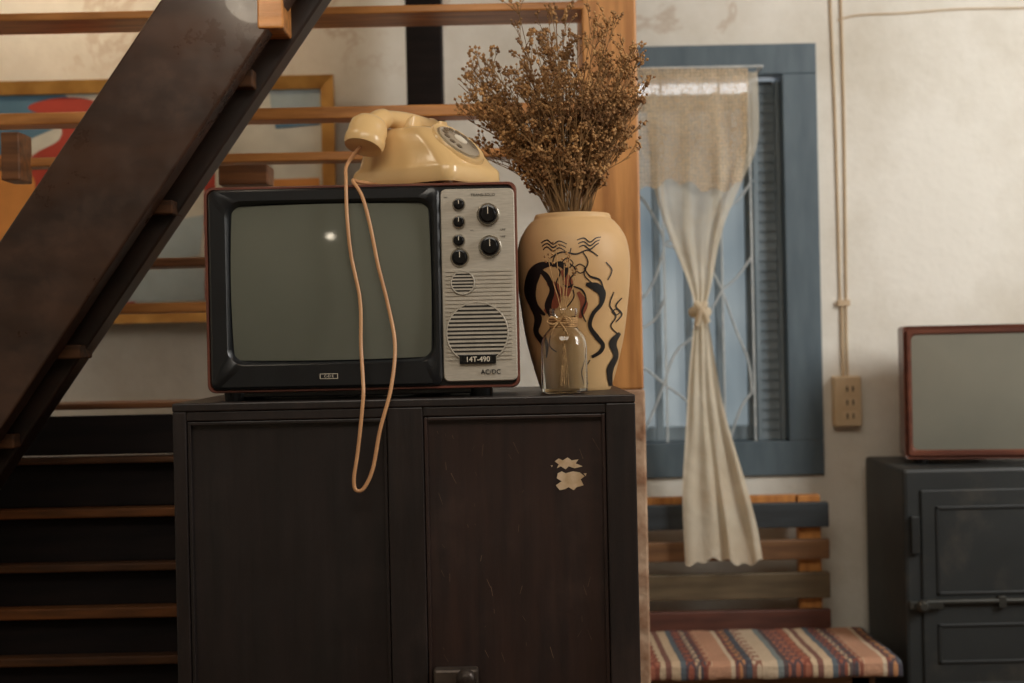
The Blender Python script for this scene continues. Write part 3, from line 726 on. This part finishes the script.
# dried bouquet
g=G(); rnd=random.Random(23)
base=Vector((vcx,VD,zt-.09)); neck=Vector((vcx,VD,zt))
def pod(p,r,d=None):
    d=Vector((rnd.gauss(0,1),rnd.gauss(0,1),rnd.gauss(0,1)+1)).normalized() if d is None else d
    u=d.orthogonal().normalized(); v=d.cross(u)
    ring=[p+u*math.cos(a)*r+v*math.sin(a)*r for a in (0,1.257,2.513,3.77,5.027)]
    vs=[p-d*r*.9]+ring+[p+d*r*1.25]
    g.add(vs,[(0,i%5+1,(i-1)%5+1) for i in range(1,6)]+[(6,(i-1)%5+1,i%5+1) for i in range(1,6)],1)
def stalk(P,r0,r1,n=3): g.tube(P,[r0+(r1-r0)*i/(len(P)-1) for i in range(len(P))],n,mi=0,caps=False)
for i in range(165):
    ang=rnd.uniform(-1,1); ang=math.copysign(abs(ang)**.78,ang)
    tx=ang*(.170 if ang<0 else .150)-.018; dep=rnd.uniform(-.12,.12)*math.sqrt(max(.05,1-abs(ang)*.8))
    hmax=.35-.13*abs(ang)**1.3
    if ang<-.05 and ang>-.4: hmax+=.012
    if i%7==0: hmax*=1.06
    hh=hmax*rnd.uniform(.34,1.0)
    k=min(1,hh/hmax)
    sp=.5+.5*k**.8
    tip=neck+Vector((tx*sp,dep*sp,hh))
    b0=base+Vector((rnd.uniform(-.015,.015),rnd.uniform(-.015,.015),0))
    n0=neck+Vector((tx*.14+rnd.uniform(-.014,.014),dep*.12+rnd.uniform(-.01,.01),0))
    mid=n0.lerp(tip,.5)+Vector((-tx*.06+rnd.uniform(-.012,.012),rnd.uniform(-.01,.01),.015))
    P=cat([b0,n0,mid,tip],6); stalk(P,.0012,.0007,4)
    m=len(P)
    for j in range(rnd.randint(9,13)):
        f=rnd.uniform(.40,1.0)**.85; q=P[min(m-1,int(f*(m-1)))]
        d=(Vector((rnd.uniform(-.8,.8),rnd.uniform(-.8,.8),rnd.uniform(.5,1.8)))+Vector((tx*3,0,0))).normalized(); l=rnd.uniform(.016,.042)
        e=q+d*l; stalk([q,q+d*l*.5+Vector((0,0,.001)),e],.0006,.0004)
        pod(e,rnd.uniform(.0024,.0040))
        for _ in range(rnd.randint(2,5)):
            q2=q+d*l*rnd.uniform(.35,1); d2=(d+Vector((rnd.uniform(-1,1),rnd.uniform(-1,1),rnd.uniform(-.2,1)))*.8).normalized(); e2=q2+d2*rnd.uniform(.006,.014)
            stalk([q2,e2],.0005,.0004); pod(e2,rnd.uniform(.0020,.0036),d2)
o=g.make('dried_flower_bouquet',[M_stem,M_pod],None,recalc=False); top(o,"bouquet of golden-brown dried flowers with tiny seed heads in the vase","dried flowers",kind="stuff")

# glass bottle
BD=2.135; bs=BD/F; bb=W(565,392,BD)
bot=empty('glass_bottle',(bb.x,BD,ct),"small clear glass bottle with twine-tied neck beside the vase","bottle")
op=[(0,18),(2,22),(5,23),(40,23),(50,22.5),(58,20),(64,15),(68,12.5),(76,12),(78,14),(83,14.5),(85,13.5)]
outb=[(p.x,p.y) for p in cat([Vector((r*bs,ct+.0006+z*bs,0)) for z,r in op],3)]
innb=[(max(r-.0014,.001),z) for r,z in outb if z>ct+.006]
g=G(); g.lathe(outb+innb[::-1],(bb.x,BD,0),'z',48)
g.make('bottle_glass',M_glass,bot,smooth=True)
g=G()
for k in range(5):
    zc=ct+(67+k*2.0)*bs
    g.tube([Vector((bb.x+math.cos(a)*13.4*bs,BD+math.sin(a)*13.4*bs,zc+.0004*math.sin(a))) for a in [2*math.pi*i/28 for i in range(28)]],.0016,6,closed=True)
p=Vector((bb.x-.008,BD-13.5*bs-.002,ct+72*bs))
for sx_ in (-1,1):
    g.tube(cat([p,p+Vector((sx_*.010,-.003,.007)),p+Vector((sx_*.018,-.002,.001)),p+Vector((sx_*.010,-.002,-.004)),p],6),.0012,6)
    g.tube(cat([p,p+Vector((sx_*.008,-.003,-.01)),p+Vector((sx_*.012,-.001,-.02))],5),.0011,6)
g.make('twine_bow',M_twine,bot,smooth=True)
g=G(); rnd2=random.Random(3)
tp=Vector((bb.x,BD,ct+80*bs))
for (dx,hh) in ((-14,55),(-6,66),(2,50),(8,60),(14,42)):
    e=tp+Vector((dx*bs,rnd2.uniform(-.01,.008),hh*bs))
    P=cat([Vector((bb.x-dx*.3*bs,BD,ct+.012)),tp+Vector((dx*.15*bs,0,0)),tp.lerp(e,.6)+Vector((dx*.1*bs,0,0)),e],6)
    g.tube(P,.0007,5,mi=0)
    rnd=rnd2
    for _ in range(5): pod(e+Vector((rnd2.gauss(0,.004),rnd2.gauss(0,.003),rnd2.gauss(0,.004))),.0022)
o=g.make('dried_flower_sprig',[M_twine,M_pod],None); top(o,"sprig of pale dried flowers standing in the glass bottle","dried flowers",kind="stuff")

# ---------------- conduit, outlet
g=G(); 
for k,end in enumerate(((840,303),(846,303))):
    b=W(*end,WD); t_=W(828 if k==0 else 839,-60,WD)
    P=cat([Vector((t_.x,WD-.004,HC)),Vector((t_.x,WD-.004,t_.z)),Vector(((t_.x*.55+b.x*.45)+.003,WD-.004,(t_.z+b.z)/2)),Vector((b.x,WD-.004,b.z))],10)
    g.tube(P,.0028,8)
b=W(843,303,WD); e=W(847,378,WD); g.box(b.x-.014,b.x+.014,WD-.014,WD,b.z-.007,b.z+.007)
g.tube([Vector((b.x-.004,WD-.006,b.z)),Vector((b.x-.004,WD-.006,e.z))],.0035,8); g.tube([Vector((b.x+.006,WD-.006,b.z)),Vector((b.x+.006,WD-.006,e.z))],.0028,8)
P=[]
for px,py in ((838,20),(860,15),(905,13),(960,9),(1024,8),(1100,6)):
    q=W(px,py,WD-.004); P.append(q)
g.tube(cat(P,6),.0022,6)
o=g.make('electrical_conduit',M_conduit,smooth=True); top(o,"cream painted cables running down and along the wall","cable")
oc=W(845,401,WD); ow,oh=S(27,WD)/2,S(50,WD)/2
out=empty('power_outlet',(oc.x,WD,oc.z-oh),"beige surface-mounted power outlet box on the wall","power outlet")
g=G(); g.loft([rr(oc.x,oc.z,ow*2,oh*2,.004,WD),rr(oc.x,oc.z,ow*2,oh*2,.004,WD-.030),rr(oc.x,oc.z,ow*2-.006,oh*2-.006,.004,WD-.034)])
g.make('outlet_box',M_outlet,out,smooth=True)
for dz in (.03,-.002,-.034):
    g=G()
    g.loft([rr(oc.x+.004,oc.z+dz,.036,.024,.004,WD-.033),rr(oc.x+.004,oc.z+dz,.036,.024,.004,WD-.036)],mi=0)
    for dx in (-.007,.007): g.box(oc.x+.004+dx-.0018,oc.x+.004+dx+.0018,WD-.0365,WD-.0355,oc.z+dz-.006,oc.z+dz+.006,1)
    g.make('socket',[M_outlet,M_black],out)

# ---------------- bench
by0,by1=2.93,3.30
bx1=W(898,672,by0).x; bx0=bx1-.9; bz_=.447
bench=empty('bench',((bx0+bx1)/2,(by0+by1)/2,0),"wooden bench with slatted back in worn slate and brown paint","bench")
box('seat',bx0,bx1-.01,by0,by1,bz_-.03,bz_,M_bbrown,bench,bevel=.004)
box('seat_apron',bx0+.05,bx1-.05,by0+.03,by0+.05,bz_-.1,bz_-.03,M_bbrown,bench)
for xx in (bx0+.04,bx1-.09):
    for yy in (by0+.03,by1-.08): box('leg',xx,xx+.05,yy,yy+.05,0,bz_-.03,M_bbrown,bench)
sx1=W(828,550,3.29).x
def slat(py0,py1,m,y=3.27):
    a=W(735,py0,y); b=W(735,py1,y); box('backrest_slat',bx0,sx1,y,y+.02,b.z,a.z,m,bench,bevel=.003)
slat(504,529,M_bslate); slat(541,561,M_bbrown); slat(574,600,M_bolive); slat(611,633,M_bred)
a=W(797,495,3.3); b=W(822,612,3.3); box('backrest_post',a.x,b.x,3.292,3.32,.0,a.z,M_borange,bench)
box('backrest_post',bx0+.02,bx0+.07,3.292,3.32,.0,a.z,M_borange,bench)
q=W(640,497,3.32); r_=W(800,504,3.32); box('backrest_rail',bx0+.072,a.x-.002,3.3,3.32,r_.z,q.z,M_borange,bench)
nx,ny=80,30; vs=[];fs=[]
tx0,tx1=bx0+.02,bx1+.008
tyb=by1-.05; TH=.009
def prof_t(v):
    L=(tyb-by0)+.030
    d=v*L
    if d<(tyb-by0-.006): return (tyb-d, bz_+TH)
    r=d-(tyb-by0-.006)
    return (by0+.006-min(r,.014)*1.0, bz_+TH-max(0,r-.003)*.9)
for j in range(ny+1):
    y_,z_=prof_t(j/ny)
    for i in range(nx+1):
        u=i/nx; wv=.001*math.sin(u*40+j*.3)+.0008*math.sin(u*90+j)
        edge=.004*max(0,(u-.985)/.015)
        vs.append((tx0+(tx1-tx0)*u,y_+.001*math.sin(u*60),z_+wv-edge))
n0=len(vs)
for v in list(vs): vs.append((v[0],v[1]+(.005 if v[1]<by0+.002 else 0),max(v[2]-.006,bz_-.03) if v[1]<by0-.001 else bz_+.0012))
for j in range(ny):
    for i in range(nx):
        a=j*(nx+1)+i; fs.append((a,a+1,a+nx+2,a+nx+1)); fs.append((n0+a,n0+a+nx+1,n0+a+nx+2,n0+a+1))
for i in range(nx):
    fs.append((i,n0+i,n0+i+1,i+1)); q=ny*(nx+1)+i; fs.append((q,q+1,n0+q+1,n0+q))
for j in range(ny):
    q=j*(nx+1); fs.append((q,q+nx+1,n0+q+nx+1,n0+q)); q+=nx; fs.append((q,n0+q,n0+q+nx+1,q+nx+1))
o=obj('woven_blanket',vs,fs,M_textile,smooth=True); top(o,"striped multicoloured woven cloth spread on the bench seat","blanket")

# ---------------- safe
sy0,sy1=3.03,3.36
sl=W(904,520,sy0).x; sr=sl+.52; szt=W(905,469,sy0).z
safe=empty('safe',((sl+sr)/2,(sy0+sy1)/2,0),"old dark blue-grey painted steel safe cabinet","safe")
box('safe_body',sl,sr,sy0,sy1,.0,szt,M_safe,safe,bevel=.008)
dx0,dx1=sl+.035,sr-.035
g=G(); g.box(dx0,dx1,sy0-.006,sy0+.002,.08,szt-.045)
door=g.make('safe_door',M_safe,safe,bevel=.003)
g=G()
for z0_,z1_ in ((szt-.27,szt-.08),(.42-.0,szt-.33),(.12,.38)):
    m=.008
    g.box(dx0+.03,dx1-.03,sy0-.009,sy0-.005,z1_-m,z1_); g.box(dx0+.03,dx1-.03,sy0-.009,sy0-.005,z0_,z0_+m)
    g.box(dx0+.03,dx0+.03+m,sy0-.009,sy0-.005,z0_,z1_); g.box(dx1-.03-m,dx1-.03,sy0-.009,sy0-.005,z0_,z1_)
g.make('door_moulding',M_safed,door,bevel=.002)
g=G(); hz=W(920,604,sy0).z
g.box(sl+.004,sl+.075,sy0-.020,sy0-.005,hz-.008,hz+.008); g.lathe([(.012,0),(.014,.012),(.008,.02)],(sl+.03,sy0-.016,hz),'y',20)
g.tube([Vector((sl+.04,sy0-.014,hz+.006)),Vector((sr-.06,sy0-.014,hz+.006))],.006,10)
for xx in (sl+.2,sl+.38): g.box(xx-.008,xx+.008,sy0-.02,sy0-.004,hz-.008,hz+.016)
g.make('door_handle',M_safeh,door,bevel=.001)
for hz_ in (szt-.14,.25): box('hinge',sl+.012,sl+.03,sy0-.014,sy0+.001,hz_-.04,hz_+.04,M_safed,safe)

# ---------------- small TV
yD=3.10; l=W(905,395,yD).x+.022; zt_=W(960,325,yD-.03).z; rgt=l+.38
cx=(l+rgt)/2
t2=empty('small_television',(cx,yD+.10,szt),"small vintage television with reddish-brown frame on the safe","television")
zb_=szt+.012; czz=(zb_+zt_)/2; w2=rgt-l; h2=zt_-zb_
g=G(); g.loft([rr(cx,czz,w2-.012,h2-.012,.006,yD+.004),rr(cx,czz,w2,h2,.008,yD),rr(cx,czz,w2,h2,.008,yD+.12),rr(cx,czz,w2*.7,h2*.8,.01,yD+.19)])
g.make('tv_shell',M_tv2,t2,smooth=True)
scx=cx; sw2=w2-.030; sh2=h2-.036
g=G(); g.loft([rr(cx,czz,w2-.014,h2-.014,.006,yD+.002),rr(cx,czz,w2-.016,h2-.016,.006,yD-.006),rr(scx,czz,sw2+.004,sh2+.004,.012,yD-.006),rr(scx,czz,sw2-.004,sh2-.004,.012,yD-.001)],False,False)
g.make('screen_bezel',M_tv2,t2,smooth=True)
g=G(); g.loft([rr(scx,czz,(sw2-.002)*(1-k/10),(sh2-.002)*(1-k/10),.012*(1-k/10),yD-.001-.006*(1-(1-k/10)**2),6) for k in range(10)],False,True)
g.make('screen',M_screen2,t2,smooth=True)
for xx in (l+.04,rgt-.04):
    for yy in (yD+.03,yD+.10):
        g=G(); g.lathe([(.012,szt),(.013,zb_+.003)],(xx,yy,0),'z',16); g.make('foot',M_black,t2)
t2.rotation_euler=(0,0,math.radians(-10))

# ------------------------------------------------ lights
def area(name,loc,target,size,power,col,sy=None):
    l=bpy.data.lights.new(name,'AREA'); l.energy=power; l.color=col; l.size=size
    if sy: l.shape='RECTANGLE'; l.size_y=sy
    o=bpy.data.objects.new(name,l); o.location=loc
    o.rotation_euler=(Vector(target)-Vector(loc)).to_track_quat('-Z','Y').to_euler(); bpy.context.collection.objects.link(o); return o
def point(name,loc,power,col,r=.05):
    l=bpy.data.lights.new(name,'POINT'); l.energy=power; l.color=col; l.shadow_soft_size=r
    o=bpy.data.objects.new(name,l); o.location=loc; bpy.context.collection.objects.link(o)
area('side_daylight',(2.3,1.7,2.1),(1.2,3.4,1.5),1.1,60,(1,.98,.94))
area('ceiling_fill',(.0,.6,2.66),(0,1.2,0),1.8,50,(1,.91,.78))  # added soft fill under the closed ceiling, no daylight enters there
point('lamp_stairs',(-1.0,3.0,2.3),11,(1,.76,.50),.08)
point('lamp_pendant',(-.72,-1.5,1.93),1.2,(1,.86,.66),.035)
q=W(185,-95,2.02); point('lamp_stringer',q,1.1,(1,.86,.66),.05)
w=bpy.data.worlds.new('World'); bpy.context.scene.world=w; w.use_nodes=True
bg=w.node_tree.nodes['Background']; bg.inputs[0].default_value=(.92,.96,1,1); bg.inputs[1].default_value=2.0

# camera
cam=bpy.data.cameras.new('camera'); cam.lens=50; cam.sensor_width=36
co=bpy.data.objects.new('camera',cam); bpy.context.collection.objects.link(co)
r=Vector((ca,0,-sa)); u=Vector((sa,0,ca)); bk=Vector((0,-1,0))
co.matrix_world=Matrix(((r.x,u.x,bk.x,0),(r.y,u.y,bk.y,0),(r.z,u.z,bk.z,CZ),(0,0,0,1)))
cam.dof.use_dof=True; cam.dof.focus_distance=2.13; cam.dof.aperture_fstop=3.5
bpy.context.scene.camera=co
bpy.context.scene.view_settings.view_transform='Standard'
